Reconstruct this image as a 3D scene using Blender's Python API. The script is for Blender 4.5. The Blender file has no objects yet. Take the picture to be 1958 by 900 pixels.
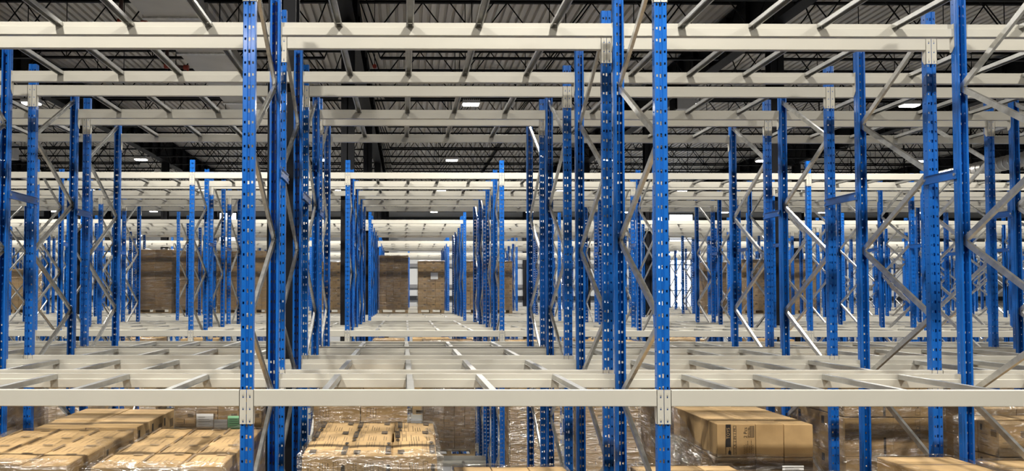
import bpy, math, random
from mathutils import Vector, Matrix, Euler
random.seed(7)
S = bpy.context.scene
COL = S.collection
PI = math.pi

# ------------------------------------------------------------------ camera, world, light, exposure
H = 5.90                       # height of the lens above the floor
F_PX, CX, CY = 1583.66, 783.7, 513.3
cam_d = bpy.data.cameras.new('camera')
cam = bpy.data.objects.new('camera', cam_d)
COL.objects.link(cam)
cam_d.sensor_width = 36.0
cam_d.lens = 36.0 * F_PX / 1958.0
cam_d.shift_x = (979.0 - CX) / 1958.0
cam_d.shift_y = (CY - 450.0) / 1958.0
cam_d.clip_end = 200
PITCH, YAW, ROLL = 0.03242, 0.00534, 0.00122
fw = Vector((math.sin(YAW) * math.cos(PITCH), math.cos(YAW) * math.cos(PITCH), math.sin(PITCH)))
ri = Vector((math.cos(YAW), -math.sin(YAW), 0))
up = ri.cross(fw)
r2 = math.cos(ROLL) * ri + math.sin(ROLL) * up
u2 = -math.sin(ROLL) * ri + math.cos(ROLL) * up
mw = Matrix((r2, u2, -fw)).transposed().to_4x4()
mw.translation = Vector((0, 0, H))
cam.matrix_world = mw
S.camera = cam

w = bpy.data.worlds.new('world')
S.world = w
w.use_nodes = True
bg = w.node_tree.nodes['Background']
bg.inputs['Color'].default_value = (0.86, 0.93, 1.0, 1)
bg.inputs['Strength'].default_value = 7.0

S.view_settings.view_transform = 'Standard'
S.view_settings.look = 'None'
S.view_settings.gamma = 1.0
S.view_settings.use_curve_mapping = False
S.view_settings.exposure = -1.22
S.cycles.max_bounces = 8
S.cycles.diffuse_bounces = 3
S.cycles.glossy_bounces = 3
S.cycles.transparent_max_bounces = 24
S.cycles.caustics_reflective = False
S.cycles.sample_clamp_indirect = 6

LAMP_W = 720.0                 # each high-bay lamp
LAMP_X = [-20.6, -14.8, -9.6, -3.1, 1.68, 7.3, 13.0, 18.8, 24.6, 30.4]
LAMP_Y = [-5.25, 3.4, 12.35, 21.15, 29.95, 38.75, 48.6]
LAMP_Z = 4.9

# ------------------------------------------------------------------ materials
def mat(name, base, rough=0.5, metal=0.0, bump=0.0, bscale=20.0, var=0.0, vscale=3.0, spec=0.5,
        stretch=(1, 1, 1), coat=0.0, rand=0.0, dark=None):
    m = bpy.data.materials.new(name)
    m.use_nodes = True
    nt = m.node_tree
    b = nt.nodes['Principled BSDF']
    b.inputs['Base Color'].default_value = (*base, 1)
    b.inputs['Roughness'].default_value = rough
    b.inputs['Metallic'].default_value = metal
    b.inputs['Specular IOR Level'].default_value = spec
    b.inputs['Coat Weight'].default_value = coat
    b.inputs['Coat Roughness'].default_value = 0.12
    tc = nt.nodes.new('ShaderNodeTexCoord')
    mp = nt.nodes.new('ShaderNodeMapping')
    mp.inputs['Scale'].default_value = stretch
    nt.links.new(tc.outputs['Object'], mp.inputs['Vector'])
    last = None
    if var > 0:
        n = nt.nodes.new('ShaderNodeTexNoise')
        n.inputs['Scale'].default_value = vscale
        n.inputs['Detail'].default_value = 5
        nt.links.new(mp.outputs[0], n.inputs['Vector'])
        mx = nt.nodes.new('ShaderNodeMix')
        mx.data_type = 'RGBA'
        d = dark if dark else tuple(c * (1 - var) for c in base)
        mx.inputs[6].default_value = (*d, 1)
        mx.inputs[7].default_value = (*[min(1, c * (1 + var * .5)) for c in base], 1)
        cr = nt.nodes.new('ShaderNodeMapRange')
        cr.inputs[1].default_value = .3
        cr.inputs[2].default_value = .7
        nt.links.new(n.outputs['Fac'], cr.inputs[0])
        nt.links.new(cr.outputs[0], mx.inputs[0])
        last = mx.outputs[2]
    if rand > 0:
        oi = nt.nodes.new('ShaderNodeObjectInfo')
        hs = nt.nodes.new('ShaderNodeHueSaturation')
        mr = nt.nodes.new('ShaderNodeMapRange')
        mr.inputs[3].default_value = 1 - rand
        mr.inputs[4].default_value = 1 + rand * .6
        nt.links.new(oi.outputs['Random'], mr.inputs[0])
        nt.links.new(mr.outputs[0], hs.inputs['Value'])
        if last:
            nt.links.new(last, hs.inputs['Color'])
        else:
            hs.inputs['Color'].default_value = (*base, 1)
        last = hs.outputs[0]
    if last:
        nt.links.new(last, b.inputs['Base Color'])
    if bump > 0:
        n2 = nt.nodes.new('ShaderNodeTexNoise')
        n2.inputs['Scale'].default_value = bscale
        n2.inputs['Detail'].default_value = 4
        nt.links.new(mp.outputs[0], n2.inputs['Vector'])
        bp = nt.nodes.new('ShaderNodeBump')
        bp.inputs['Strength'].default_value = bump
        bp.inputs['Distance'].default_value = .01
        nt.links.new(n2.outputs['Fac'], bp.inputs['Height'])
        nt.links.new(bp.outputs[0], b.inputs['Normal'])
    return m

M = {}
M['blue'] = mat('blue_powder_coat', (0.007, 0.138, 0.55), .28, var=.12, vscale=9, coat=.25, bump=.04, bscale=60)
M['cream'] = mat('cream_beam_paint', (0.66, 0.635, 0.555), .28, var=.04, vscale=2, bump=.02, bscale=8, coat=.15)
M['galv'] = mat('galvanised_steel', (0.74, 0.74, 0.72), .28, metal=.95, var=.25, vscale=14, bump=.05, bscale=30)
M['barsteel'] = mat('crossbar_steel', (0.55, 0.55, 0.53), .38, metal=.8, var=.15, vscale=9, bump=.03, bscale=30)
M['black'] = mat('black_steel_paint', (0.004, 0.004, 0.005), .55, var=.2, vscale=3, spec=.15)
M['column'] = mat('charcoal_column_paint', (0.012, 0.013, 0.017), .5, var=.2, vscale=3, spec=.25)
M['deck'] = mat('galvanised_roof_deck', (0.80, 0.76, 0.70), .50, metal=.1, var=.22, vscale=.6, stretch=(3, .4, 1))
M['floor'] = mat('polished_concrete', (0.20, 0.195, 0.18), .35, var=.2, vscale=.5)
M['wall'] = mat('white_wall_panel', (0.62, 0.63, 0.63), .6, var=.08, vscale=.3)
M['girt'] = mat('grey_girt_steel', (0.22, 0.22, 0.23), .5, var=.1)
M['darkgirt'] = mat('dark_girt_steel', (0.02, 0.022, 0.026), .5, var=.1)
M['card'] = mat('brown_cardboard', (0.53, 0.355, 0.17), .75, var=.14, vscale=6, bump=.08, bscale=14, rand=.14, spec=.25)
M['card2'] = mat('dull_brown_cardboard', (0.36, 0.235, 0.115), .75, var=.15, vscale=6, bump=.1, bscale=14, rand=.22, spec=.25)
M['ink'] = mat('black_carton_ink', (0.055, 0.042, 0.030), .7, var=.2)
M['blackink'] = mat('dense_black_ink', (0.012, 0.011, 0.012), .6, var=.2)
M['fadeink'] = mat('faded_carton_ink', (0.22, 0.15, 0.08), .75, var=.2)
M['tape'] = mat('clear_packing_tape', (0.50, 0.34, 0.17), .22, var=.1)
M['wood'] = mat('pallet_wood', (0.50, 0.36, 0.20), .8, var=.3, vscale=8, stretch=(1, 6, 6), bump=.2)
M['paper'] = mat('white_paper', (0.93, 0.92, 0.89), .6, bump=.3, bscale=9, stretch=(1, 1, 8))
M['green'] = mat('green_paper', (0.40, 0.82, 0.46), .6, bump=.3, bscale=9)
M['duct'] = mat('galvanised_duct', (0.62, 0.60, 0.56), .42, metal=.35, var=.12, vscale=1.2)
M['red'] = mat('red_sprinkler_fitting', (0.28, 0.03, 0.015), .5, var=.3)
M['pipe'] = mat('dark_sprinkler_pipe', (0.05, 0.02, 0.018), .5, var=.3)
M['housing'] = mat('white_lamp_housing', (0.75, 0.75, 0.75), .5, var=.05)

def emis(name, col, s):
    m = bpy.data.materials.new(name); m.use_nodes = True
    nt = m.node_tree; nt.nodes.clear()
    e = nt.nodes.new('ShaderNodeEmission'); o = nt.nodes.new('ShaderNodeOutputMaterial')
    e.inputs[0].default_value = (*col, 1); e.inputs[1].default_value = s
    nt.links.new(e.outputs[0], o.inputs[0]); return m
M['lens'] = emis('lit_lamp_lens', (1, .96, .88), 45)

def film_mat():
    m = bpy.data.materials.new('stretch_film'); m.use_nodes = True
    nt = m.node_tree; nt.nodes.clear()
    N = nt.nodes.new; L = nt.links.new
    o = N('ShaderNodeOutputMaterial'); mix = N('ShaderNodeMixShader')
    tr = N('ShaderNodeBsdfTransparent'); gl = N('ShaderNodeBsdfGlossy')
    tr.inputs[0].default_value = (.93, .92, .90, 1)
    gl.inputs['Roughness'].default_value = .20
    gl.inputs['Color'].default_value = (1, .98, .95, 1)
    tc = N('ShaderNodeTexCoord'); mp = N('ShaderNodeMapping')
    mp.inputs['Scale'].default_value = (1.3, 1.3, 6)
    mp.inputs['Rotation'].default_value = (.12, .1, 0)
    n = N('ShaderNodeTexNoise'); n.inputs['Scale'].default_value = 2.6; n.inputs['Detail'].default_value = 4
    n.inputs['Distortion'].default_value = .6
    bp = N('ShaderNodeBump'); bp.inputs['Strength'].default_value = 1.0; bp.inputs['Distance'].default_value = .20
    L(tc.outputs['Object'], mp.inputs['Vector']); L(mp.outputs[0], n.inputs['Vector'])
    L(n.outputs['Fac'], bp.inputs['Height']); L(bp.outputs[0], gl.inputs['Normal'])
    mr = N('ShaderNodeMapRange'); mr.inputs[1].default_value = .35; mr.inputs[2].default_value = .75
    mr.inputs[3].default_value = .07; mr.inputs[4].default_value = .42
    L(n.outputs['Fac'], mr.inputs[0]); L(mr.outputs[0], mix.inputs[0])
    L(tr.outputs[0], mix.inputs[1]); L(gl.outputs[0], mix.inputs[2]); L(mix.outputs[0], o.inputs[0])
    return m
M['film'] = film_mat()

def glass_mat():
    m = bpy.data.materials.new('window_glass'); m.use_nodes = True
    nt = m.node_tree; nt.nodes.clear()
    N = nt.nodes.new
    o = N('ShaderNodeOutputMaterial'); mix = N('ShaderNodeMixShader')
    tr = N('ShaderNodeBsdfTransparent'); gl = N('ShaderNodeBsdfGlossy')
    gl.inputs['Roughness'].default_value = .05; mix.inputs[0].default_value = .08
    nt.links.new(tr.outputs[0], mix.inputs[1]); nt.links.new(gl.outputs[0], mix.inputs[2])
    nt.links.new(mix.outputs[0], o.inputs[0]); return m
M['glass'] = glass_mat()

# ------------------------------------------------------------------ mesh helpers
class MB:
    def __init__(s): s.v = []; s.f = []; s.m = []; s.mats = []
    def mi(s, key):
        if key not in s.mats: s.mats.append(key)
        return s.mats.index(key)
    def quad(s, a, b, c, d, k):
        i = len(s.v); s.v += [a, b, c, d]; s.f.append((i, i+1, i+2, i+3)); s.m.append(s.mi(k))
    def poly(s, pts, k):
        i = len(s.v); s.v += list(pts); s.f.append(tuple(range(i, i+len(pts)))); s.m.append(s.mi(k))
    def box(s, x0, x1, y0, y1, z0, z1, k):
        i = len(s.v)
        s.v += [(x0,y0,z0),(x1,y0,z0),(x1,y1,z0),(x0,y1,z0),(x0,y0,z1),(x1,y0,z1),(x1,y1,z1),(x0,y1,z1)]
        for q in ((0,3,2,1),(4,5,6,7),(0,1,5,4),(1,2,6,5),(2,3,7,6),(3,0,4,7)):
            s.f.append(tuple(i+a for a in q)); s.m.append(s.mi(k))
    def extrude(s, prof, a, b, xdir, zdir, k, cap=True):
        """closed profile (list of 2D) swept from point a to point b; xdir, zdir are section axes"""
        a = Vector(a); b = Vector(b); X = Vector(xdir); Z = Vector(zdir); n = len(prof); i = len(s.v)
        for p in (a, b):
            for u, v in prof: s.v.append(tuple(p + X*u + Z*v))
        for j in range(n):
            j2 = (j+1) % n
            s.f.append((i+j, i+j2, i+n+j2, i+n+j)); s.m.append(s.mi(k))
        if cap:
            s.f.append(tuple(i+j for j in reversed(range(n)))); s.m.append(s.mi(k))
            s.f.append(tuple(i+n+j for j in range(n))); s.m.append(s.mi(k))
    def rod(s, a, b, r, k, n=6, cap=True):
        a = Vector(a); b = Vector(b); d = (b-a).normalized()
        t = Vector((0,0,1)) if abs(d.z) < .9 else Vector((1,0,0))
        X = d.cross(t).normalized(); Z = X.cross(d)
        s.extrude([(r*math.cos(2*PI*j/n), r*math.sin(2*PI*j/n)) for j in range(n)], a, b, X, Z, k, cap)
    def add(s, me_mb, mt):
        i = len(s.v); s.v += [tuple(mt @ Vector(p)) for p in me_mb.v]
        for f, m in zip(me_mb.f, me_mb.m):
            s.f.append(tuple(i+a for a in f)); s.m.append(s.mi(me_mb.mats[m]))
    def mesh(s, name, smooth=False):
        me = bpy.data.meshes.new(name)
        me.from_pydata(s.v, [], s.f)
        for k in s.mats: me.materials.append(M[k])
        me.polygons.foreach_set('material_index', s.m)
        if smooth: me.polygons.foreach_set('use_smooth', [True]*len(s.f))
        me.update(); return me

def obj(name, data, parent=None, loc=(0,0,0), rot=(0,0,0)):
    o = bpy.data.objects.new(name, data)
    COL.objects.link(o)
    if parent: o.parent = parent
    o.location = loc; o.rotation_euler = rot
    return o
def tag(o, label, cat, group=None, kind=None):
    o['label'] = label; o['category'] = cat
    if group: o['group'] = group
    if kind: o['kind'] = kind
    return o
def struct(name, mb):
    o = obj(name, mb.mesh(name)); o['kind'] = 'structure'; return o
def px(X, Y): return CX - 8 + F_PX * X / max(Y, .1)

ORD = ['zeroth','first','second','third','fourth','fifth','sixth','seventh','eighth','ninth','tenth','eleventh','twelfth',
       'thirteenth','fourteenth','fifteenth','sixteenth','seventeenth','eighteenth','nineteenth','twentieth']

# ------------------------------------------------------------------ layout constants
P = 2.62; C0 = -.9946
ZU, ZL = 2.088, -.590          # beam tops, relative to the lens
ZB = ZL - (ZU - ZL)            # next level down
D = 1.09                       # outer depth of a frame
ROWOFF = [0.0, 1.39, 2.98, 4.40]
BLOCKY = [5.22 + 8.81 * b for b in range(5)]
YW, YBACK = 52.6, -26.0        # rear wall, wall behind the viewer
XWL, XWR = -34.0, 46.0
ZDECK = 6.55
ROWS = []                      # (row number, block, y)
for b in range(5):
    for r in range(4): ROWS.append((b*4+r+1, b, r, BLOCKY[b] + ROWOFF[r]))
def colx(b, r, k):
    x = C0 + P*k
    if b == 0:
        if k < 2: x += -.006*r
        if k < 0: x += -.09*(-k)
    elif b == 4: x += 1.16
    else:
        x += .012
        if k < 0: x += -.025*(-k)
    return x
def gz(z): return z + H

# ------------------------------------------------------------------ building shell
mb = MB(); mb.box(XWL, XWR, YBACK, YW, -.2, 0, 'floor'); struct('floor', mb)
# corrugated roof deck, ribs running away from the viewer
mb = MB(); rib = .19; nx = int((XWR-XWL)/rib)
for i in range(nx):
    x = XWL + i*rib
    pr = [(x, 0), (x+.115, 0), (x+.125, .085), (x+.18, .085), (x+.19, 0)]
    for (a, za), (c, zc) in zip(pr, pr[1:]):
        mb.quad((a, YBACK, gz(ZDECK)+za), (c, YBACK, gz(ZDECK)+zc), (c, YW, gz(ZDECK)+zc), (a, YW, gz(ZDECK)+za), 'deck')
mb.box(XWL, XWR, YBACK, YW, gz(ZDECK)+.1, gz(ZDECK)+.3, 'deck')
struct('ceiling', mb)
def yplane(mb, x0, x1, z0, z1, y, holes, key, t=.2):
    """wall in the XZ plane with rectangular openings"""
    xs = sorted({x0, x1, *[h[0] for h in holes], *[h[1] for h in holes]})
    for a, b2 in zip(xs, xs[1:]):
        mid = (a+b2)/2; hs = sorted([h for h in holes if h[0] < mid < h[1]], key=lambda h: h[2]); z = z0
        for h in hs:
            if h[2] > z: mb.box(a, b2, y, y+t, z, h[2], key)
            z = h[3]
        if z < z1: mb.box(a, b2, y, y+t, z, z1, key)
WIN = [(15.2, 18.4, gz(-1.3), gz(5.25)), (-11.9, -10.7, gz(1.2), gz(5.3))]
ZT = gz(ZDECK)+.08
mb = MB(); yplane(mb, XWL, XWR, 0, ZT, YW, WIN, 'wall'); struct('wall_back', mb)
mb = MB(); mb.box(XWL, XWR, YBACK-.2, YBACK, 0, ZT, 'wall'); struct('wall_front', mb)
mb = MB(); mb.box(XWL-.2, XWL, YBACK, YW, 0, ZT, 'wall'); struct('wall_left', mb)
mb = MB(); mb.box(XWR, XWR+.2, YBACK, YW, 0, ZT, 'wall'); struct('wall_right', mb)
for i, (x0, x1, z0, z1) in enumerate(WIN):
    root = obj('window_%d' % (i+1), None); root['kind'] = 'structure'; root.location = (0, 0, 0)
    mb = MB(); f = .07
    mb.box(x0, x0+f, YW-.03, YW+.12, z0, z1, 'darkgirt'); mb.box(x1-f, x1, YW-.03, YW+.12, z0, z1, 'darkgirt')
    mb.box(x0, x1, YW-.03, YW+.12, z0, z0+f, 'darkgirt'); mb.box(x0, x1, YW-.03, YW+.12, z1-f, z1, 'darkgirt')
    mb.box((x0+x1)/2-.03, (x0+x1)/2+.03, YW-.02, YW+.1, z0, z1, 'darkgirt')
    for q in range(1, 4):
        zq = z0+(z1-z0)*q/4
        mb.box(x0, x1, YW-.02, YW+.1, zq-.03, zq+.03, 'darkgirt')
    obj('window_frame', mb.mesh('window_frame'), root)
    mb = MB(); mb.box(x0+.02, x1-.02, YW+.03, YW+.045, z0+.02, z1-.02, 'glass')
    obj('glass', mb.mesh('glass'), root)
# wall girts and eave strut on the rear wall
n = 0
for z0, z1, k in [(4.82, 4.98, 'darkgirt'), (1.80, 2.02, 'girt'), (.48, .70, 'girt'), (-.28, -.02, 'darkgirt'), (3.4, 3.5, 'girt')]:
    n += 1; mb = MB(); xs = XWL
    for wd in sorted(WIN):
        if wd[2] < gz(z1) and wd[3] > gz(z0):
            mb.box(xs, wd[0], YW-.12, YW, gz(z0), gz(z1), k); xs = wd[1]
    mb.box(xs, XWR, YW-.12, YW, gz(z0), gz(z1), k)
    struct('trim_%d' % n, mb)

# ------------------------------------------------------------------ columns, girders, bar joists
COLX = [-27.4, -18.65, -9.98, -1.17, 7.52, 16.3, 25.1, 33.8]
COLY = [-18.55, -9.75, -.95, 7.90, 16.71, 25.52, 34.33, 43.14, 51.9]
def ibeam_z(z0, z1, w=.26, d=.28, t=.02):
    m = MB()
    m.box(-w/2, w/2, -d/2, -d/2+t, z0, z1, 'column'); m.box(-w/2, w/2, d/2-t, d/2, z0, z1, 'column')
    m.box(-t/2, t/2, -d/2, d/2, z0, z1, 'column')
    m.box(-w/2-.06, w/2+.06, -d/2-.06, d/2+.06, z0, z0+.03, 'column'); return m
colme = ibeam_z(0, gz(5.5)).mesh('steel_column')
for j, yy in enumerate(COLY):
    for i, xx in enumerate(COLX):
        if yy < 0 or not -300 < px(xx, yy) < 2300: continue
        o = obj('steel_column', colme, None, (xx, yy, 0))
        tag(o, 'charcoal steel roof column, %s column line from left, %s column back' % (ORD[i+1], ORD[j-2]), 'column', 'steel roof columns')
gm = MB()
L = 8.79
gm.box(-.15, .15, .005, L-.005, 0, .03, 'black'); gm.box(-.15, .15, .005, L-.005, .92, .95, 'black'); gm.box(-.012, .012, .005, L-.005, .03, .92, 'black')
for q in range(1, 8): gm.box(-.12, .12, q*1.1-.01, q*1.1+.01, .03, .92, 'black')
gme = gm.mesh('roof_girder')
for j in range(len(COLY)-1):
    for i, xx in enumerate(COLX):
        if COLY[j+1] < 7 or not -500 < px(xx, COLY[j+1]) < 2600: continue
        o = obj('roof_girder', gme, None, (xx, COLY[j], gz(5.5)))
        tag(o, 'black roof girder above %s column line from left, %s span back' % (ORD[i+1], ORD[j]), 'girder', 'roof girders')
ZJB, ZJT = 5.20, 6.50
def joist(L):
    t = MB(); dz = ZJT-ZJB
    t.box(0, L, -.045, -.008, dz-.05, dz, 'black'); t.box(0, L, .008, .045, dz-.05, dz, 'black')
    bchord = MB()
    bchord.box(.6, L-.6, -.045, -.006, 0, .045, 'black'); bchord.box(.6, L-.6, .006, .045, 0, .045, 'black')
    wb = MB(); n = 4; st = (L-1.2)/n
    wb.rod((.15, 0, dz-.04), (.6, 0, .02), .014, 'black', 5)
    wb.rod((L-.15, 0, dz-.04), (L-.6, 0, .02), .014, 'black', 5)
    for i in range(n):
        x0 = .6+i*st
        wb.rod((x0, 0, .02), (x0+st/2, 0, dz-.03), .015, 'black', 5, False)
        wb.rod((x0+st/2, 0, dz-.03), (x0+st, 0, .02), .015, 'black', 5, False)
        if i: wb.rod((x0, 0, .02), (x0, 0, dz-.03), .010, 'black', 4, False)
    return t.mesh('top_chord'), bchord.mesh('bottom_chord'), wb.mesh('web')
jl = 8.74
jt, jb, jw = joist(jl)
JY = [12.55 + 1.85*i for i in range(-4, 22)]
for j, yy in enumerate(JY):
    for i in range(len(COLX)-1):
        if yy < 8 or not (px(COLX[i], yy) < 2050 and px(COLX[i+1], yy) > -100): continue
        o = obj('roof_joist', jt, None, (COLX[i]+.02, yy, gz(ZJB)))
        s = (COLX[i+1]-COLX[i]-.04)/jl
        o.scale = (s, 1, 1)
        tag(o, 'black open-web joist, %s span from left, %s joist line back under the roof' % (ORD[i+1], ORD[j-1] if j < 21 else 'last'), 'joist', 'open-web roof joists')
        obj('bottom_chord', jb, o); obj('web', jw, o)

# ------------------------------------------------------------------ ducts, heaters, sprinkler parts
root = obj('rectangular_duct', None, None, (-4.15, 0, gz(5.0)))
tag(root, 'flat galvanised rectangular duct with flanges running back under the roof, upper left', 'duct')
for i in range(8):
    y0 = 6.0 + i*2.2
    mb = MB(); mb.box(-.55, .55, y0, y0+2.16, 0, .22, 'duct'); obj('duct_section', mb.mesh('duct_section'), root)
    mb = MB(); mb.box(-.585, .585, y0+2.14, y0+2.22, -.035, .255, 'galv'); obj('flange', mb.mesh('flange'), root)
mb = MB()
for i in range(5): mb.box(-.5, -.48, 7+i*3.9, 7.04+i*3.9, .25, 1.2, 'galv'); mb.box(.48, .5, 7+i*3.9, 7.04+i*3.9, .25, 1.2, 'galv')
obj('hanger', mb.mesh('hanger'), root)
mb = MB()
for i in range(96):
    y0 = 20 + i*.26
    mb.rod((0, y0, 0), (0, y0+.24, 0), .24, 'duct', 16, False); mb.rod((0, y0+.235, 0), (0, y0+.265, 0), .252, 'galv', 16)
root = obj('spiral_duct', mb.mesh('spiral_duct', True), None, (19.85, 0, gz(4.40)))
tag(root, 'round spiral galvanised duct running back under the roof at far right', 'duct')
mb = MB()
for i in range(7): mb.box(-.02, .02, 21+i*3.9, 21.04+i*3.9, .24, 1.6, 'black')
obj('hanger', mb.mesh('hanger'), root)
def heater(x, y, z, sx, sz, label):
    root = obj('unit_heater', None, None, (x, y, gz(z))); tag(root, label, 'heater')
    mb = MB(); mb.box(-sx/2, sx/2, 0, .5, 0, sz, 'housing'); mb.box(-sx/2-.02, sx/2+.02, .02, .48, sz-.03, sz+.01, 'galv')
    obj('casing', mb.mesh('casing'), root)
    mb = MB()
    for i in range(5): mb.box(-sx/2-.06, -sx/2, .06, .44, .04+i*sz/6, .06+i*sz/6, 'black')
    mb.box(-sx/2-.06, -sx/2, .04, .46, 0, sz*.96, 'black'); obj('grille', mb.mesh('grille'), root)
    mb = MB(); mb.rod((-sx*.4, .25, sz), (-sx*.4, .25, ZDECK-z), .01, 'black'); mb.rod((sx*.4, .25, sz), (sx*.4, .25, ZDECK-z), .01, 'black')
    obj('hanger_rod', mb.mesh('hanger_rod'), root)
heater(6.95, 20.3, 4.62, .44, .32, 'pale box-shaped heater hanging under the roof right of centre')
heater(-14.2, 29.3, 4.85, .50, .55, 'pale box-shaped heater hanging under the roof at far left')
def sprinkler(x, y, z, lab):
    root = obj('sprinkler_pipe', None, None, (x, y, gz(z))); tag(root, lab, 'pipe', 'sprinkler pipe drops')
    mb = MB(); mb.rod((0, 0, 0), (0, 0, 5.15-z), .035, 'pipe', 10); mb.rod((0, 0, 0), (.42, 0, -.03), .035, 'pipe', 10)
    mb.rod((0, 0, 5.15-z), (0, -1.0, 5.2-z), .03, 'pipe', 8)
    obj('pipe', mb.mesh('pipe', True), root)
    for (a, b2) in (((-.05, 0, .0), (.06, 0, 0)), ((.34, 0, -.025), (.44, 0, -.033))):
        mb = MB(); mb.rod(a, b2, .052, 'red', 10); obj('coupling', mb.mesh('coupling'), root)
    mb = MB(); mb.rod((0, 0, .05), (0, 0, .16), .05, 'red', 10); obj('coupling', mb.mesh('coupling'), root)
    mb = MB(); mb.rod((.42, 0, -.03), (.42, 0, -.11), .02, 'red', 8); obj('nozzle', mb.mesh('nozzle'), root)
sprinkler(-4.82, 13.9, 4.62, 'red and black sprinkler pipe elbow by the flat duct, nearer one')
sprinkler(-4.82, 16.6, 4.62, 'red and black sprinkler pipe elbow by the flat duct, farther one')
root = obj('fire_alarm_bell', None, None, (-.63, 16.6, gz(4.66))); tag(root, 'small red alarm bell hanging under the roof near centre', 'alarm')
mb = MB(); mb.rod((0, 0, -.03), (0, .06, -.03), .042, 'red', 14); obj('gong', mb.mesh('gong'), root)
mb = MB(); mb.rod((0, .04, .01), (0, .04, ZDECK-4.66), .008, 'black'); obj('hanger_rod', mb.mesh('hanger_rod'), root)

# ------------------------------------------------------------------ high-bay lamps (fixtures carry the room's light)
mb = MB(); mb.box(-.22, .22, -.15, .15, .02, .09, 'housing')
for i in range(9): mb.box(-.2+i*.05, -.19+i*.05, -.13, .13, .09, .13, 'housing')
hme = mb.mesh('housing')
mb = MB(); mb.box(-.09, .09, -.125, .125, -.012, .02, 'lens'); lme = mb.mesh('lens')
mb = MB(); mb.rod((-.15, 0, .1), (0, 0, .45), .004, 'black', 4); mb.rod((.15, 0, .1), (0, 0, .45), .004, 'black', 4); mb.rod((0, 0, .45), (0, 0, 1.63), .005, 'black', 4)
cme = mb.mesh('cable')
ld = bpy.data.lights.new('high_bay_lamp', 'AREA'); ld.shape = 'RECTANGLE'; ld.size = .40; ld.size_y = .22
ld.energy = LAMP_W; ld.spread = math.radians(158); ld.color = (1.0, .955, .875)
for j, yy in enumerate(LAMP_Y):
    for i, xx in enumerate(LAMP_X):
        if yy > 0 and not -900 < px(xx, yy+6) < 2800: continue
        root = obj('high_bay_light', None, None, (xx, yy, gz(LAMP_Z)))
        pos = 'behind the viewer' if yy < 0 else 'over the %s aisle back' % ORD[j]
        tag(root, 'white high-bay lamp, %s from left in the lamp row %s' % (ORD[i+1], pos), 'ceiling light', 'high-bay lamps')
        obj('housing', hme, root); obj('lens', lme, root, (-.105, 0, 0)); obj('lens', lme, root, (.105, 0, 0)); obj('cable', cme, root)
        lo = bpy.data.objects.new('lamp', ld); COL.objects.link(lo); lo.parent = root; lo.location = (0, 0, -.03)

# ------------------------------------------------------------------ rack components
PITCHH = .0762
ZTOP = gz(ZU + .212)
def post_mb():
    m = MB(); n = int(ZTOP/PITCHH)
    def strip(p0, p1, hole=None):
        (x0, y0), (x1, y1) = p0, p1
        def at(t, z): return (x0+(x1-x0)*t, y0+(y1-y0)*t, z)
        if not hole:
            m.quad(at(0, 0), at(1, 0), at(1, ZTOP), at(0, ZTOP), 'blue'); return
        t0, t1, hh = hole
        m.quad(at(0, 0), at(t0, 0), at(t0, ZTOP), at(0, ZTOP), 'blue'); m.quad(at(t1, 0), at(1, 0), at(1, ZTOP), at(t1, ZTOP), 'blue')
        prev = 0
        nx_, ny_ = (y1-y0), -(x1-x0); l = math.hypot(nx_, ny_); ix, iy = -nx_/l*.0025, -ny_/l*.0025
        off = (ZTOP % PITCHH)/2
        for i in range(n):
            c = off + (i+.5)*PITCHH; a, b2 = c-hh/2, c+hh/2
            m.quad(at(t0, prev), at(t1, prev), at(t1, a), at(t0, a), 'blue')
            def inn(t, z): q = at(t, z); return (q[0]+ix, q[1]+iy, q[2])
            m.quad(at(t0, a), at(t1, a), inn(t1, a), inn(t0, a), 'blue'); m.quad(at(t1, b2), at(t0, b2), inn(t0, b2), inn(t1, b2), 'blue')
            m.quad(at(t0, b2), at(t0, a), inn(t0, a), inn(t0, b2), 'blue'); m.quad(at(t1, a), at(t1, b2), inn(t1, b2), inn(t1, a), 'blue')
            prev = b2
        m.quad(at(t0, prev), at(t1, prev), at(t1, ZTOP), at(t0, ZTOP), 'blue')
    w2 = .040
    strip((-w2+.004, 0), (-.012, 0), (.22, .70, .016)); strip((-.012, 0), (-.008, .007)); strip((-.008, .007), (.008, .007), (.14, .86, .025))
    strip((.008, .007), (.012, 0)); strip((.012, 0), (w2-.004, 0), (.30, .78, .016))
    for s in (-1, 1):
        strip((s*(w2-.004), 0), (s*w2, .004))
        strip((s*w2, .004), (s*w2, .046), (.42, .60, .008)); strip((s*w2, .046), (s*(w2-.005), .052)); strip((s*(w2-.005), .052), (s*(w2-.005), .070))
        strip((s*(w2-.005), .070), (s*(w2-.019), .070)); strip((s*(w2-.019), .070), (s*(w2-.019), .062))
    return m
PMB = post_mb(); PME = PMB.mesh('post')
NODE0, STEP = .42, .585
def brace_mb(up):
    m = MB(); y0, y1 = .048, D-.048
    a = Vector((0, y0, 0)); b2 = Vector((0, y1, STEP if up else -STEP)); d = (b2-a).normalized()
    Zv = Vector((1, 0, 0)).cross(d)
    h, wd, t = .021, .024, .0025
    prof = [(-wd/2, -h), (wd/2, -h), (wd/2, -h+t), (-wd/2+t, -h+t), (-wd/2+t, h-t), (wd/2, h-t), (wd/2, h), (-wd/2, h)]
    m.extrude(prof, a-d*.012, b2+d*.012, (1, 0, 0), Zv, 'galv')
    for q in (a, b2): m.rod(q+Vector((-.033, 0, 0)), q+Vector((.033, 0, 0)), .007, 'galv', 6)
    return m
BU, BD = brace_mb(True), brace_mb(False); BUM, BDM = BU.mesh('brace'), BD.mesh('brace')
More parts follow.
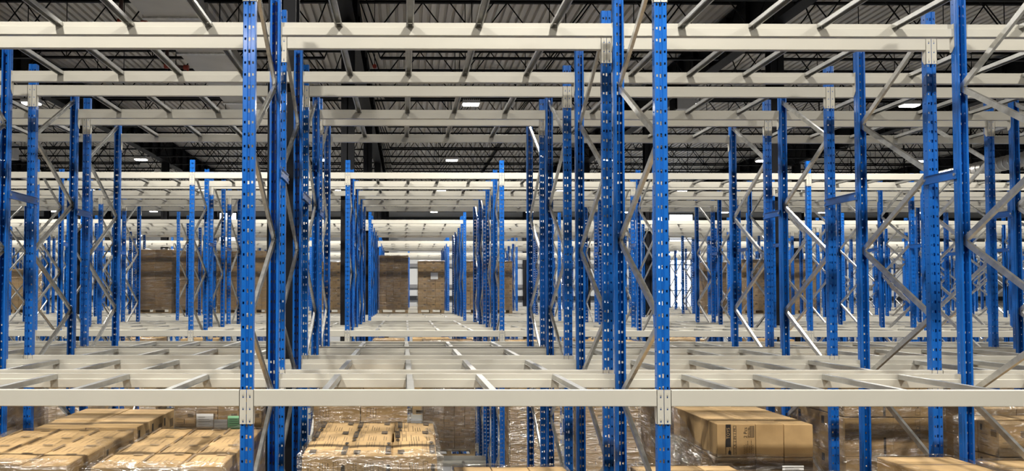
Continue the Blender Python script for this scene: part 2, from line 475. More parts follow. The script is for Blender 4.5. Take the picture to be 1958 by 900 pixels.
def braces(flip):
    """(going_up, z of the front end) of every diagonal; rear nodes at NODE0 + 2*STEP*i (unflipped)"""
    out = []; zf = NODE0 + STEP + (STEP if flip else 0)
    while zf > -5.2: zf -= 2*STEP
    zf += 0
    while True:
        if zf + STEP < ZU+.15: out.append((True, zf))
        if zf - STEP > -5.7 and zf < ZU+.15: out.append((False, zf))
        zf += 2*STEP
        if zf > ZU+.2: break
    return out
R180 = Matrix.Translation((0, D, 0)) @ Matrix.Rotation(PI, 4, 'Z')
FAR = {}
for flip in (False, True):
    m = MB(); m.add(PMB, Matrix()); m.add(PMB, R180)
    for upw, z in braces(flip): m.add(BU if upw else BD, Matrix.Translation((0, 0, gz(z))))
    FAR[flip] = m.mesh('upright_frame')
def colname(k):
    if k == 0: return 'left side of centre bay'
    if k == 1: return 'right side of centre bay'
    if k > 1: return '%s post line right of centre bay' % ORD[k-1]
    return '%s post line left of centre bay' % ORD[-k]
def bayname(k):
    if k == 0: return 'centre bay'
    return '%s bay %s of centre' % (ORD[abs(k)], 'right' if k > 0 else 'left')
for rn, b, r, y in ROWS:
    for k in range(-13, 22):
        x = colx(b, r, k)
        xs = sorted((px(x, y), px(x, y+D)))
        mg = 260 if b < 2 else 25
        if xs[1] < -mg or xs[0] > 1958+mg: continue
        flip = r >= 2
        lab = 'blue upright frame, %s, %s rack row' % (colname(k), ORD[rn])
        if b < 2:
            root = obj('upright_frame', None, None, (x, y, 0))
            obj('post', PME, root); obj('post', PME, root, (0, D, 0), (0, 0, PI))
            for upw, z in braces(flip):
                if b == 0 and z < -2.6: continue
                if b == 1 and z < -4.2: continue
                obj('brace', BUM if upw else BDM, root, (0, 0, gz(z)))
        else:
            root = obj('upright_frame', FAR[flip], None, (x, y, 0))
        tag(root, lab, 'rack frame', 'blue upright rack frames')
# row spacers
for rn, b, r, y in ROWS:
    if r == 3 or b > 1: continue
    y0 = y+D+.001; y1 = BLOCKY[b]+ROWOFF[r+1]-.001
    for k in range(-6, 8):
        x = colx(b, r, k)+.0
        if not -20 < px(x, y0) < 1990 or (b == 0 and k == 1): continue
        for z in (.93,):
            mb = MB(); h = .035
            xa = x+.048 if x < 0 else x-.048
            mb.box(xa-.003, xa+.003, y0-.05, y1+.05, gz(z)-h, gz(z)+h, 'blue')
            mb.box(xa-.012, xa+.012, y0-.02, y1+.02, gz(z)+h-.004, gz(z)+h, 'blue'); mb.box(xa-.012, xa+.012, y0-.02, y1+.02, gz(z)-h, gz(z)-h+.004, 'blue')
            root = obj('row_spacer', mb.mesh('row_spacer'))
            tag(root, 'blue spacer bar behind %s rack row, %s' % (ORD[rn], colname(k)), 'spacer', 'blue row spacers')
            for yy in (y0-.03, y1+.03):
                mb = MB(); mb.rod((xa-.010, yy, gz(z)), (xa+.010, yy, gz(z)), .012, 'galv', 6); obj('bolt', mb.mesh('bolt'), root)

# beams: local x along the bay, y = 0 at the outer face, z = 0 at the top
BH = .105
def beam_mb(L, simple=False):
    m = MB(); a, b2 = .0455, L-.0455; e = .004
    prof = [(0, -e), (e, 0), (.026, 0), (.028, -.002), (.028, -.038), (.030, -.040), (.043, -.040), (.045, -.042), (.045, -BH+e), (.041, -BH), (e, -BH), (0, -BH+e)]
    if simple: prof = [(0, 0), (.028, 0), (.028, -.04), (.045, -.04), (.045, -BH), (0, -BH)]
    m.extrude([(u-.0033 if u < .01 else u, v) for u, v in reversed(prof)], (a, 0, 0), (b2, 0, 0), (0, 1, 0), (0, 0, 1), 'cream')
    return m
def conn_mb(s):
    """s=+1: connector at the left end of a beam (plate wraps the post on its left)"""
    m = MB(); Ht = .215; th = -.0035
    def X(v): return v*s
    def qd(x0, x1, z0, z1, y=th):
        p = [(X(x0), y, z0), (X(x1), y, z0), (X(x1), y, z1), (X(x0), y, z1)]
        m.quad(*(p if s > 0 else p[::-1]), 'cream')
    c0, c1 = .017, .025
    qd(.002, c0, -Ht, 0); qd(c1, .0465, -Ht, 0)
    holes = [(-.052, -.034), (-.127, -.109), (-.205, -.186)]; z = 0
    for a, b2 in holes: qd(c0, c1, b2, z); z = a
    qd(c0, c1, -Ht, z)
    for a, b2 in holes: lo, hi = sorted((X(c0+.001), X(c1-.001))); m.box(lo, hi, -.0028, -.0010, a+.009, b2, 'cream')
    for zz in (-.026, -.180): lo, hi = sorted((X(.018), X(.024))); m.box(lo, hi, -.0065, -.003, zz-.008, zz+.008, 'cream')
    lo, hi = sorted((X(.0425), X(.0465)))
    m.box(lo, hi, th, .046, -BH, 0, 'cream')
    pts = [(th, -BH), (.046, -BH), (.046, -Ht+.035), (.02, -Ht), (th, -Ht)]
    m.poly([(X(.0425), u, v) for u, v in pts], 'cream'); m.poly([(X(.0465), u, v) for u, v in pts][::-1], 'cream')
    for j in range(len(pts)):
        (u, v), (u2_, v2) = pts[j], pts[(j+1) % len(pts)]
        m.quad((X(.0425), u, v), (X(.0465), u, v), (X(.0465), u2_, v2), (X(.0425), u2_, v2), 'cream')
    m.quad((X(.002), th, 0), (X(.0465), th, 0), (X(.0465), 0, 0), (X(.002), 0, 0), 'cream')
    m.quad((X(.002), th, -Ht), (X(.0465), th, -Ht), (X(.0465), 0, -Ht), (X(.002), 0, -Ht), 'cream')
    return m
CL, CR = conn_mb(1), conn_mb(-1); CLM, CRM = CL.mesh('connector'), CR.mesh('connector')
BARX = [.185, .392, .592, .812]
def bar_mb():
    m = MB(); wd, h, t = .021, .036, .0025
    prof = [(-wd-.008, -h), (-wd+t, -h), (-wd+t, -t), (wd-t, -t), (wd-t, -h), (wd+.008, -h), (wd+.008, -h+t), (wd, -h+t), (wd, 0), (-wd, 0), (-wd, -h+t), (-wd-.008, -h+t)]
    m.extrude(prof, (0, .0315, -.0035), (0, D-.0315, -.0035), (1, 0, 0), (0, 0, 1), 'barsteel'); return m
BAR = bar_mb(); BARM = BAR.mesh('crossbar')
beams, bars = [], []
for rn, b, r, y in ROWS:
    for k in range(-13, 21):
        x0, x1 = colx(b, r, k), colx(b, r, k+1)
        mg = 260 if b < 2 else 10
        if px(x1, y+D) < -mg and px(x1, y) < -mg: continue
        if px(x0, y) > 1958+mg and px(x0, y+D) > 1958+mg: continue
        hid = (px(x1, y+D) < -10 and px(x1, y) < -10) or (px(x0, y) > 1968 and px(x0, y+D) > 1968)
        for lv, z in (('upper', ZU), ('lower', ZL), ('bottom', ZB)):
            if lv == 'bottom' and b > 2: continue
            pr = y + (60 if lv == 'bottom' else 0) + (60 if hid else 0)
            beams.append((pr, rn, b, k, x0, x1, y, z, lv, 'front')); beams.append((pr, rn, b, k, x0, x1, y+D, z, lv, 'rear'))
            for q, t in enumerate(BARX): bars.append((pr, rn, b, k, x0+(x1-x0)*t, y, z, lv, q+1))
beams.sort(key=lambda t: t[:4]); bars.sort(key=lambda t: t[:4])
bcache = {}
rest = MB()
for n, (pr, rn, b, k, x0, x1, y, z, lv, side) in enumerate(beams):
    Lb = round(x1-x0, 4)
    if n < 300:
        if Lb not in bcache: bcache[Lb] = beam_mb(Lb).mesh('pallet_beam')
        if side == 'front': o = obj('pallet_beam', bcache[Lb], None, (x0, y, gz(z)))
        else: o = obj('pallet_beam', bcache[Lb], None, (x1, y, gz(z)), (0, 0, PI))
        tag(o, 'cream steel beam, %s edge of %s level, %s, %s rack row' % (side, lv, bayname(k), ORD[rn]), 'rack beam', 'cream rack beams')
        if b < 2: obj('connector', CLM, o); obj('connector', CRM, o, (Lb, 0, 0))
    else:
        if Lb not in bcache or True:
            key = ('s', Lb)
            if key not in bcache:
                mm = beam_mb(Lb, True); mm.add(CL, Matrix()) if b < 3 else None
                if b < 3: mm.add(CR, Matrix.Translation((Lb, 0, 0)))
                bcache[key] = mm
        T = Matrix.Translation((x0, y, gz(z))) if side == 'front' else Matrix.Translation((x1, y, gz(z))) @ Matrix.Rotation(PI, 4, 'Z')
        rest.add(bcache[key], T)
o = obj('distant_pallet_beam', rest.mesh('distant_pallet_beam'))
tag(o, 'many distant cream rack beams at the back, plus those below the lower deck', 'rack beams', None, 'stuff')
rest = MB()
sb = MB(); sb.box(-.022, .022, .0315, D-.0315, -.0385, -.0035, 'barsteel')
for n, (pr, rn, b, k, x, y, z, lv, q) in enumerate(bars):
    if n < 300:
        o = obj('crossbar', BARM, None, (x, y, gz(z)))
        tag(o, 'galvanised crossbar, %s from left, %s level, %s, %s rack row' % (ORD[q], lv, bayname(k), ORD[rn]), 'crossbar', 'galvanised deck crossbars')
    else: rest.add(sb, Matrix.Translation((x, y, gz(z))))
o = obj('distant_crossbar', rest.mesh('distant_crossbar'))
tag(o, 'many distant crossbars on the far rack decks and below the lower deck', 'crossbars', None, 'stuff')

# ------------------------------------------------------------------ cartons, pallets, film
def text_geo(txt, size):
    cu = bpy.data.curves.new('t', 'FONT'); cu.body = txt; cu.size = size; cu.resolution_u = 2
    cu.align_x = 'CENTER'; cu.align_y = 'CENTER'
    o = bpy.data.objects.new('t', cu); COL.objects.link(o)
    bpy.context.view_layer.update()
    me = bpy.data.meshes.new_from_object(o.evaluated_get(bpy.context.evaluated_depsgraph_get()))
    v = [tuple(q.co[:2]) for q in me.vertices]; f = [tuple(p.vertices) for p in me.polygons]
    bpy.data.objects.remove(o); bpy.data.curves.remove(cu); bpy.data.meshes.remove(me)
    return v, f
TG = {k: text_geo(k, 1.0) for k in ('TOYS', '2 Pcs', '1 Pc', 'SMOCOS', 'STICK 2 IN 1 PK', '3PYE2186', '38-C234PC', 'CE RDC X')}

class Face:
    """a carton face: origin, u axis, v axis (unit), size; prints lie .6 mm above it"""
    def __init__(s, m, o, u, v, w, h):
        s.m, s.o, s.u, s.v, s.w, s.h = m, Vector(o), Vector(u), Vector(v), w, h
        s.n = s.u.cross(s.v)
    def pt(s, a, b, lift=.0007): return tuple(s.o + s.u*(a*s.w) + s.v*(b*s.h) + s.n*lift)
    def rect(s, a0, b0, a1, b1, k='ink', lift=.0007):
        s.m.quad(s.pt(a0, b0, lift), s.pt(a1, b0, lift), s.pt(a1, b1, lift), s.pt(a0, b1, lift), k)
    def frame(s, a0, b0, a1, b1, t=.003, k='ink'):
        tw, th = t/s.w, t/s.h
        s.rect(a0, b0, a1, b0+th, k); s.rect(a0, b1-th, a1, b1, k); s.rect(a0, b0, a0+tw, b1, k); s.rect(a1-tw, b0, a1, b1, k)
    def text(s, t, a, b, size, rot=0, k='ink', lift=.0011):
        v, f = TG[t]; c, sn = math.cos(rot), math.sin(rot); o = s.o + s.u*(a*s.w) + s.v*(b*s.h) + s.n*lift
        for fc in f:
            s.m.poly([tuple(o + s.u*((v[i][0]*c - v[i][1]*sn)*size) + s.v*((v[i][0]*sn + v[i][1]*c)*size)) for i in fc], k)
def fineprint(F, a0, b0, a1, b1, n, rnd, vert=True, k='ink'):
    """rows of small broken dashes that read as printed text lines"""
    for i in range(n):
        t = i/max(1, n-1)
        if vert:
            a = a0+(a1-a0)*t; b = b0
            end = b1 - (b1-b0)*rnd.random()*.45
            while b < end:
                l = rnd.uniform(.02, .07); F.rect(a, b, a+.0035/F.w, min(end, b+l), k); b += l+.016
        else:
            b = b0+(b1-b0)*t; a = a0; end = a1-(a1-a0)*rnd.random()*.45
            while a < end:
                l = rnd.uniform(.02, .07); F.rect(a, b, min(end, a+l), b+.0035/F.h, k); a += l+.016
def print_face(F, style, rnd, flip=False):
    if style == 'toy':
        F.rect(.03, .40, .15, .95); F.text('TOYS', .09, .70, .030, PI/2, 'card')
        F.frame(.20, .10, .31, .95, .002); F.text('SMOCOS', .255, .53, .026, PI/2)
        F.m.poly([F.pt(a, b) for a, b in [(.05, .16), (.12, .14), (.14, .24), (.09, .31), (.05, .26)]], 'ink')
        F.rect(.085, .30, .10, .37)
        F.rect(.72, .70, .87, .93)
        for i in range(5): F.rect(.735+i*.026, .72, .743+i*.026, .91, 'fadeink', .0011)
        F.text('1 Pc', .56, .80, .022, PI/2); fineprint(F, .42, .12, .60, .60, 4, rnd); fineprint(F, .80, .12, .86, .60, 2, rnd)
    elif style == 'toys_big':
        F.rect(.22, .30, .36, .99, 'blackink'); F.text('TOYS', .29, .72, .036, PI/2, 'card')
        pts = [F.pt(.28, .08), F.pt(.36, .05), F.pt(.36, .16), F.pt(.33, .22), F.pt(.29, .18)]; F.m.poly(pts, 'blackink'); F.rect(.315, .22, .33, .27)
        F.frame(.42, .06, .50, .95); F.text('STICK 2 IN 1 PK', .46, .50, .030, PI/2)
        F.text('2 Pcs', .745, .74, .040, PI/2, 'blackink'); F.text('3PYE2186', .83, .74, .020, PI/2, 'blackink')
        F.frame(.86, .60, .97, .94)
        for i in range(6): F.rect(.87+i*.016, .62, .877+i*.016, .92)
        fineprint(F, .70, .08, .93, .55, 6, rnd)
        F.frame(.21, .07, .235, .5, .002)
    elif style == 'big':
        F.text('3PYE2186', .24, .40, .036); F.frame(.13, .52, .33, .72, .003, 'fadeink'); F.rect(.20, .52, .21, .72, 'fadeink'); F.rect(.26, .52, .27, .72, 'fadeink')
        fineprint(F, .6, .36, .92, .5, 3, rnd, False)
    elif style == 'rdc':
        F.frame(.45, .05, .55, .95, .003, 'fadeink'); F.text('CE RDC X', .50, .5, .05, -PI/2, 'ink'); F.rect(.80, .02, .85, .5, 'ink')
        fineprint(F, .1, .2, .3, .5, 3, rnd, False, 'fadeink')
    elif style == 'small':
        if rnd.random() < .75:
            F.rect(.62, .58, .90, .80, 'fadeink'); fineprint(F, .10, .25, .5, .6, 3, rnd, False, 'ink')
        if rnd.random() < .4: F.rect(.08, .70, .20, .9, 'ink')
        if rnd.random() < .4: F.rect(.45, .2, .48, .5, 'ink')
    elif style == 'fine':
        fineprint(F, .12, .45, .60, .85, 4, rnd, True, 'fadeink'); F.rect(.64, .62, .88, .82, 'fadeink'); F.frame(.12, .12, .5, .34, .003, 'fadeink')
def carton_mb(w, d, h, style, seed, card='card', bulge=.0, tape=True):
    rnd = random.Random(seed); m = MB(); g = .003
    a, b2, c = w/2-g, d/2-g, h-.002
    e = .004
    # rounded-edge box: bottom, belt, top grid that can bulge
    ring = lambda z, i: [(-a+i, -b2+i, z), (a-i, -b2+i, z), (a-i, b2-i, z), (-a+i, b2-i, z)]
    r = [ring(0.001, e), ring(e, 0), ring(c*.5, -bulge*.35), ring(c-e, 0)]
    for q in range(3):
        for j in range(4):
            j2 = (j+1) % 4; m.quad(r[q][j], r[q][j2], r[q+1][j2], r[q+1][j], card)
    m.poly(ring(.001, e)[::-1], card)
    n = 4
    def tz(u, v): return c + bulge*(1-(2*u-1)**2)*(1-(2*v-1)**2)
    def P3(i, j):
        u, v = i/n, j/n; return (-a+e+2*(a-e)*u, -b2+e+2*(b2-e)*v, tz(u, v))
    for i in range(n):
        for j in range(n): m.quad(P3(i, j), P3(i+1, j), P3(i+1, j+1), P3(i, j+1), card)
    for j in range(4):
        j2 = (j+1) % 4; t = ring(c, e); m.quad(r[3][j], r[3][j2], t[j2], t[j], card)
    lift = bulge*1.02
    Ff = Face(m, (-a, -b2-.0004-bulge*.2, 0), (1, 0, 0), (0, 0, 1), 2*a, c)
    Ft = Face(m, (-a, -b2, c+lift), (1, 0, 0), (0, 1, 0), 2*a, 2*b2)
    Fl = Face(m, (-a-.0004-bulge*.2, b2, 0), (0, -1, 0), (0, 0, 1), 2*b2, c)
    Fr = Face(m, (a+.0004+bulge*.2, -b2, 0), (0, 1, 0), (0, 0, 1), 2*b2, c)
    if style == 'toy':
        F2 = Face(m, (a, -b2-.0004-bulge*.2, c), (-1, 0, 0), (0, 0, -1), 2*a, c)
        print_face(F2, 'toy', rnd)
        print_face(Ft if seed % 2 == 0 else Face(m, (a, b2, c+lift), (-1, 0, 0), (0, -1, 0), 2*a, 2*b2), 'toy', rnd)
        print_face(Fl, 'small', rnd); print_face(Fr, 'small', rnd)
    elif style == 'toys_big':
        print_face(Ff, 'toys_big' if seed % 3 == 0 else 'none', rnd)
    elif style == 'line':
        if bulge < .012: fineprint(Ft, .2, .15, .75, .8, 5, rnd, True, 'fadeink'); Ft.rect(.62, .82, .86, .92, 'fadeink'); Ft.rect(.05, .3, .12, .95, 'fadeink')
        print_face(Ff, 'small', rnd); print_face(Fl, 'small', rnd); print_face(Fr, 'small', rnd)
    elif style != 'plain':
        print_face(Ff, style, rnd); print_face(Fl, 'small', rnd); print_face(Fr, 'small', rnd)
    if tape and style in ('plain', 'toys_big', 'rdc', 'big', 'small'):
        Ft.rect(.0, .47, 1, .53, 'tape', .0006 + (0 if bulge < .012 else .0))
        Ft.rect(0, .497, 1, .503, 'fadeink', .0009)
    return m
def pallet_mb(w, d):
    m = MB(); n = 7; bw = w/(n*1.45)
    for i in range(n):
        yy = -d/2 + (d-bw)*i/(n-1); m.box(-w/2, w/2, yy, yy+bw, .118, .138, 'wood')
    for i in (-1, 0, 1):
        xx = i*(w/2-.05); m.box(xx-.05, xx+.05, -d/2, d/2, .022, .118, 'wood') if i else m.box(-.045, .045, -d/2, d/2, .022, .118, 'wood')
    for i in (0, 2, 4): 
        yy = -d/2 + (d-.1)*i/4; m.box(-w/2, w/2, yy, yy+.1, 0.001, .022, 'wood')
    return m
def film_mb(w, d, z0, z1, seed, over=.09):
    """shrunk film: wrinkled skin round the four sides folding a little over the top edge"""
    rnd = random.Random(seed); m = MB(); g = .022
    a, b2 = w/2+g, d/2+g; per = [(-a, -b2), (a, -b2), (a, b2), (-a, b2)]
    pts = []
    for j in range(4):
        (x0, y0), (x1, y1) = per[j], per[(j+1) % 4]; n = 9
        for i in range(n): t = i/n; pts.append((x0+(x1-x0)*t, y0+(y1-y0)*t))
    nz = max(6, int((z1-z0)/.12)); N = len(pts); base = len(m.v); rows = []
    for q in range(nz+3):
        row = []
        for (x, y) in pts:
            l = math.hypot(x, y)
            if q <= nz:
                z = z0+(z1-z0)*q/nz; k = 1+rnd.uniform(-.002, .012)
                row.append((x*k, y*k, z + rnd.uniform(-.01, .01)))
            else:
                s_ = over*(q-nz)/2; sc = 1 - s_/max(.3, l)*rnd.uniform(.6, 1.3)
                row.append((x*sc, y*sc, z1+.022+rnd.uniform(-.004, .012)))
        rows.append(row)
    for q in range(len(rows)-1):
        for i in range(N):
            i2 = (i+1) % N; m.quad(rows[q][i], rows[q][i2], rows[q+1][i2], rows[q+1][i], 'film')
    return m
LOADN = [0]
def load(x0, x1, y0, y1, zb, zt, nx, ny, ch, style, label, film=True, card='card', bulge=0., slump=0., cat='pallet load', group='wrapped pallet loads', sheet=None, over=.09, filmtop=None, jit=1.0, tape=True, widths=None):
    LOADN[0] += 1; sd = LOADN[0]*17; rnd = random.Random(sd)
    w, d = x1-x0, y1-y0; x, y = (x0+x1)/2, (y0+y1)/2
    root = obj('pallet_load', None, None, (x, y, gz(zb)+.001)); tag(root, label, cat, group)
    obj('pallet', pallet_mb(w, d).mesh('pallet'), root)
    hh = zt-zb-.14; nz = max(1, round(hh/ch)); ch = hh/nz; cw, cd = w/nx, d/ny
    top = [carton_mb(cw, cd, ch, style, s, card, bulge, tape).mesh('carton') for s in range(4)]
    side = [carton_mb(cw, cd, ch, style, s+10, card, bulge*.3, tape).mesh('carton') for s in range(3)]
    rows = [(i, j, k) for k in range(nz) for j in range(ny) for i in range(nx)]
    rows.sort(key=lambda t: (-t[2], t[1], t[0]))
    if len(rows) > 100:
        rows = [q for q in rows if q[0] in (0, nx-1) or q[1] == 0 or q[2] == nz-1]
    extra, rows = rows[100:], rows[:100]
    if extra:
        em = MB(); src = carton_mb(cw, cd, ch, 'plain', 1, card, 0, False)
        for i, j, k in extra: em.add(src, Matrix.Translation((-w/2+cw*(i+.5), -d/2+cd*(j+.5), .14+ch*k)))
        eo = obj('lower_cartons', em.mesh('lower_cartons'), root); eo['kind'] = 'stuff'
    if widths:
        tot = sum(widths); widths = [q*w/tot for q in widths]
        vt = [[carton_mb(wq, cd, ch, style, (0 if i == 0 and last else 1), card, bulge).mesh('carton') for i, wq in enumerate(widths)] for last in (0, 1)]
    for i, j, k in rows:
        me = rnd.choice(top if k == nz-1 else side)
        xc = -w/2+cw*(i+.5)
        if style == 'toy' and k == nz-1: me = top[1 if j == 0 else 0]
        if widths:
            me = vt[1 if k == nz-1 else 0][i]; xc = -w/2+sum(widths[:i])+widths[i]/2
        dz = rnd.uniform(0, .010)*jit if k == nz-1 else 0
        o = obj('carton', me, root, (xc+rnd.uniform(-.002, .002)*jit, -d/2+cd*(j+.5)+rnd.uniform(-.002, .002)*jit, .14+ch*k+dz),
            (slump*rnd.uniform(.5, 1.2) if k == nz-1 else 0, slump*rnd.uniform(-1, 1)*.6 if k == nz-1 else 0, rnd.uniform(-.012, .012)*jit))
    if film:
        ft = (filmtop if filmtop is not None else zt-zb)
        obj('stretch_film', film_mb(w, d, .10, ft, sd, over if ft >= zt-zb-.01 else .0).mesh('stretch_film', True), root)
    return root, w, d, zt-zb
def sheet(root, key, x, z, w, h, d, lines=True, name='paper_label', seed=1):
    rnd = random.Random(seed); m = MB(); y = -d/2-.032
    n = 6; 
    for i in range(n):
        za, zb2 = z+h*i/n, z+h*(i+1)/n; ya, yb = y-(.004 if i % 2 else 0), y-(0 if i % 2 else .004)
        m.quad((x, ya, za), (x+w, ya, za), (x+w, yb, zb2), (x, yb, zb2), key)
    m.quad((x, y+.001, z+h), (x+w, y+.001, z+h), (x+w, y+.001, z), (x, y+.001, z), key)
    if lines:
        F = Face(m, (x, y-.006, z), (1, 0, 0), (0, 0, 1), w, h)
        fineprint(F, .12, .25, .85, .75, 4, rnd, False)
    return obj(name, m.mesh(name), root)

y1a, y1b = 5.06, 6.32
zb0 = ZB
# --- nearest rack row
load(-2.92, -2.05, y1a+.02, y1b, zb0, -1.03, 3, 4, .30, 'line', 'wrapped pallet of tan cartons at bottom left corner, front row', bulge=.010, slump=.03)
load(-1.87, -1.085, 4.97, y1b, zb0, -1.02, 3, 4, .30, 'line', 'wrapped pallet of tan cartons just left of nearest left post, front row', bulge=.010, slump=.03)
load(-.635, .205, y1a+.04, y1b-.02, zb0, -.975, 3, 3, .34, 'toy', 'wrapped pallet of printed tan cartons in centre of the front row', bulge=.009, slump=.04)
load(.365, 1.20, y1a+.1, 6.30, zb0, -1.295, 3, 3, .32, 'plain', 'lower plain-topped pallet of cartons right of the printed cartons, front row', bulge=0.003)
load(1.70, 2.45, y1a+.1, 6.30, zb0, -1.29, 3, 3, .32, 'plain', 'low pallet of cartons immediately right of nearest right post', bulge=0.003)
load(2.53, 3.38, y1a+.1, 6.30, zb0, -1.345, 2, 3, .32, 'plain', 'low wrapped pallet of cartons in front of the black-labelled TOYS cartons', bulge=0.003)
load(3.57, 4.13, y1a+.1, 6.30, zb0, -1.225, 1, 2, .36, 'small', 'pallet of large flat-topped cartons at bottom right, left of blue posts')
load(4.33, 5.02, y1a+.1, 6.30, zb0, -1.25, 2, 2, .36, 'small', 'pallet of large flat-topped cartons at bottom right corner')
# --- second rack row
y2a, y2b = 6.63, 7.70
load(-2.95, -2.13, y2a, y2b, zb0, -1.055, 2, 3, .36, 'small', 'flat-topped stack of wide cartons behind the bottom left pallet', film=True, filmtop=1.9)
load(-.73, .02, y2a, y2b, zb0, -.79, 2, 2, .36, 'big', 'tall wrapped pallet of large cartons behind the printed tan cartons')
rt, w_, d_, h_ = load(2.485, 3.255, y2a, y2b, zb0, -1.025, 3, 6, .255, 'toys_big', 'half-unwrapped pallet of cartons with a black TOYS label', filmtop=1.985, jit=.5, widths=[.31, .225, .235])
sheet(rt, 'paper', .12, h_-.385, .17, .066, d_, True, 'shipping_label')
# loose film hanging off the left corner of the TOYS load
m = MB(); rnd = random.Random(5); nu, nv = 10, 14; g = []
for i in range(nu+1):
    row = []
    for j in range(nv+1):
        t = j/nv; s_ = i/nu
        top_ = Vector((-w_/2-.015, d_/2*.9, h_+.01)); bot = Vector((-w_/2-.02, -d_/2-.05, h_-.34))
        low = Vector((-w_/2-.22, d_/2*.5, h_-.42))
        p = top_.lerp(bot, t).lerp(low.lerp(bot, t), s_)
        row.append((p.x+rnd.uniform(-.014, .014), p.y+rnd.uniform(-.012, .012), p.z+rnd.uniform(-.012, .012)))
    g.append(row)
for i in range(nu):
    for j in range(nv): m.quad(g[i][j], g[i+1][j], g[i+1][j+1], g[i][j+1], 'film')
obj('loose_film', m.mesh('loose_film', True), rt)
load(4.74, 5.60, y2a, 7.12, zb0, -1.03, 3, 2, .27, 'small', 'pallet of printed cartons at right edge, behind the rightmost blue posts', card='card')
load(5.62, 6.5, 8.22, 9.2, zb0, -1.12, 2, 3, .3, 'plain', 'flat-topped brown cartons behind the printed cartons at right edge')
# --- third rack row
y3a, y3b = 8.22, 9.24
rt, w_, d_, h_ = load(-2.28, -1.42, y3a, y3b, zb0, -.80, 4, 3, .17, 'small', 'wrapped pallet with white and green paper sheets, left of nearest left post')
sheet(rt, 'paper', -.20, h_-.498, .165, .135, d_, True, 'white_paper_sheet', 1)
sheet(rt, 'paper', -.028, h_-.519, .13, .10, d_, False, 'white_paper_sheet', 2)
gs = sheet(rt, 'green', .107, h_-.514, .16, .13, d_, True, 'green_paper_sheet', 3)
gs['label'] = 'green paper sheet with handwriting'
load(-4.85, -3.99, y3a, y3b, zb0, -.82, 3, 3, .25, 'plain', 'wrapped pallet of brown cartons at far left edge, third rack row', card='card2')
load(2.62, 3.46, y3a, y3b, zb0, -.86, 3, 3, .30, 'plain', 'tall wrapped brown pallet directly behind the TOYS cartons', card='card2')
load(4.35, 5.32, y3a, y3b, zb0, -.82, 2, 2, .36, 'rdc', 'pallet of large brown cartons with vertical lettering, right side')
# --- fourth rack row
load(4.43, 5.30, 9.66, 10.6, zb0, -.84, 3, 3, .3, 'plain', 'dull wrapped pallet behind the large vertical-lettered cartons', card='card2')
# --- second block, bottom level
yb1 = BLOCKY[1]
load(1.77, 2.62, yb1+.02, yb1+1.06, zb0, -.80, 3, 3, .22, 'small', 'tall wrapped pallet past the first aisle, right of the centre blue posts')
load(3.05, 4.07, yb1+.02, yb1+1.06, zb0, -.80, 3, 3, .24, 'small', 'tall wrapped pallet past the first aisle, left of nearest right post')
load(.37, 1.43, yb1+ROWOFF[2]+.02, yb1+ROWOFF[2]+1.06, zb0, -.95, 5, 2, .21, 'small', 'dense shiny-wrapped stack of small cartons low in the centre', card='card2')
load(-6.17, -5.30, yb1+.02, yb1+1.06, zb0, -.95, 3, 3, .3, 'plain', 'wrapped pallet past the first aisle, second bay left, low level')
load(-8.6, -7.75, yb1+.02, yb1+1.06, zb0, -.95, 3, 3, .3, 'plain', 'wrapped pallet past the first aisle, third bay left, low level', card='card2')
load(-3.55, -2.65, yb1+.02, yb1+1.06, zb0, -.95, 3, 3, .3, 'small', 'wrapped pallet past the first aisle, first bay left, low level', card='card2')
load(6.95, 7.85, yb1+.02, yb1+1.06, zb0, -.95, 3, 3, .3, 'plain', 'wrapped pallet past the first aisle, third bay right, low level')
load(9.6, 10.5, yb1+.02, yb1+1.06, zb0, -.95, 3, 3, .3, 'plain', 'wrapped pallet past the first aisle, fourth bay right, low level', card='card2')
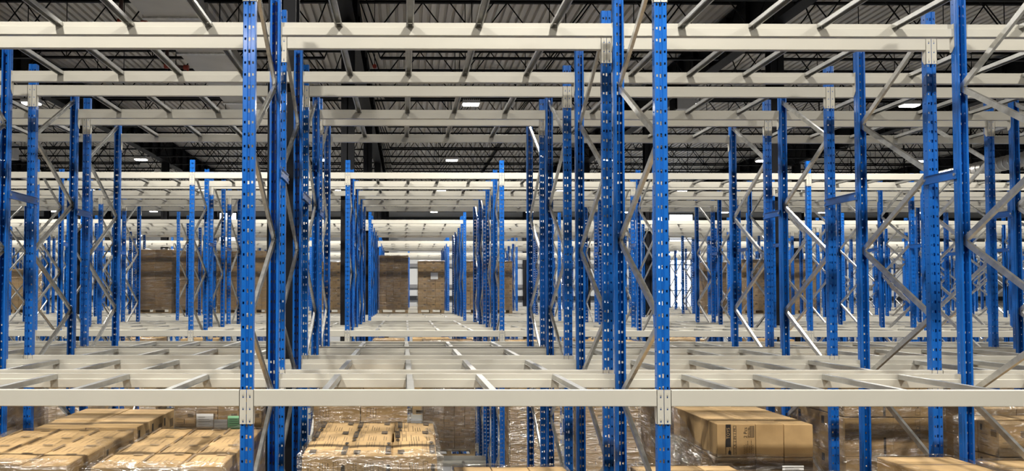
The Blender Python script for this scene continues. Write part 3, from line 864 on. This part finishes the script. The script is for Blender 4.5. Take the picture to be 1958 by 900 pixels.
# --- third block: tops just visible below the second block's lower beam
yb2 = BLOCKY[2]
for i, (a, b_) in enumerate([(-7.85, -6.85), (-6.19, -5.2), (-.90, -.02), (.20, 1.25), (1.72, 2.6), (4.5, 5.5), (7.1, 8.3), (9.62, 10.75)]):
    load(a, b_, yb2+.02, yb2+1.06, zb0, -1.20-.01*(i % 3), 3, 3, .3, 'plain', 'distant pallet top peeking under the far lower beam, %s from left' % ORD[i+1], film=i % 2 == 0)
# --- third block, fourth row, lower deck: full-height loads
ya, yb = yb2+ROWOFF[3]+.02, yb2+ROWOFF[3]+1.06
FARL = [(-.87, .09, 1.31, 4, .235, 'card2', 'shade-darkened brown wrapped stack of small cartons left of the centre gap', 'small'),  # darker cardboard puts the shade on this stack into its colour
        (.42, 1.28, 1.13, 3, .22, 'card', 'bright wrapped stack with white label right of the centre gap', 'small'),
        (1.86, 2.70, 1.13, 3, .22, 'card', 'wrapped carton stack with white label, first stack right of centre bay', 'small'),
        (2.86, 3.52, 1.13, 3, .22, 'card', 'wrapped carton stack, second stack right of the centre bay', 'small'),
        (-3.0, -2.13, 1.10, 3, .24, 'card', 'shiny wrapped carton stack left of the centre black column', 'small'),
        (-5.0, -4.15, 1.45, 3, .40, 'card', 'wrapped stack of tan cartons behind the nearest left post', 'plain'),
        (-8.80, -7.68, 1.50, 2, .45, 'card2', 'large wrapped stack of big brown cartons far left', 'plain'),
        (-7.45, -6.57, 1.45, 2, .45, 'card2', 'wrapped brown stack, next right of the large far-left stack', 'plain'),
        (-6.2, -5.40, 1.45, 2, .45, 'card2', 'wrapped brown stack, second right of the large far-left stack', 'plain'),
        (-13.3, -12.4, .85, 3, .3, 'card', 'distant carton stack at the extreme left', 'plain'),
        (9.84, 10.6, 1.1, 3, .3, 'card2', 'wrapped brown stack just right of the bright window', 'plain'),
        (11.1, 11.9, 1.2, 3, .3, 'card', 'tan carton stack, second stack right of the bright window', 'small'),
        (12.85, 13.7, 1.2, 3, .3, 'card', 'tan carton stack, third stack right of the bright window', 'small')]
for i, (a, b_, zt, nx_, chh, cd_, lab, st) in enumerate(FARL):
    rt, w_, d_, h_ = load(a, b_, ya, yb, ZL, zt, nx_, 2, chh, st, lab, card=cd_, group='carton stacks on the far lower deck')
    if i in (1, 2): sheet(rt, 'paper', -.02, h_-.60, .24, .22, d_, False, 'paper_label')
print('OBJECTS', len(bpy.data.objects), 'LOADS', LOADN[0])
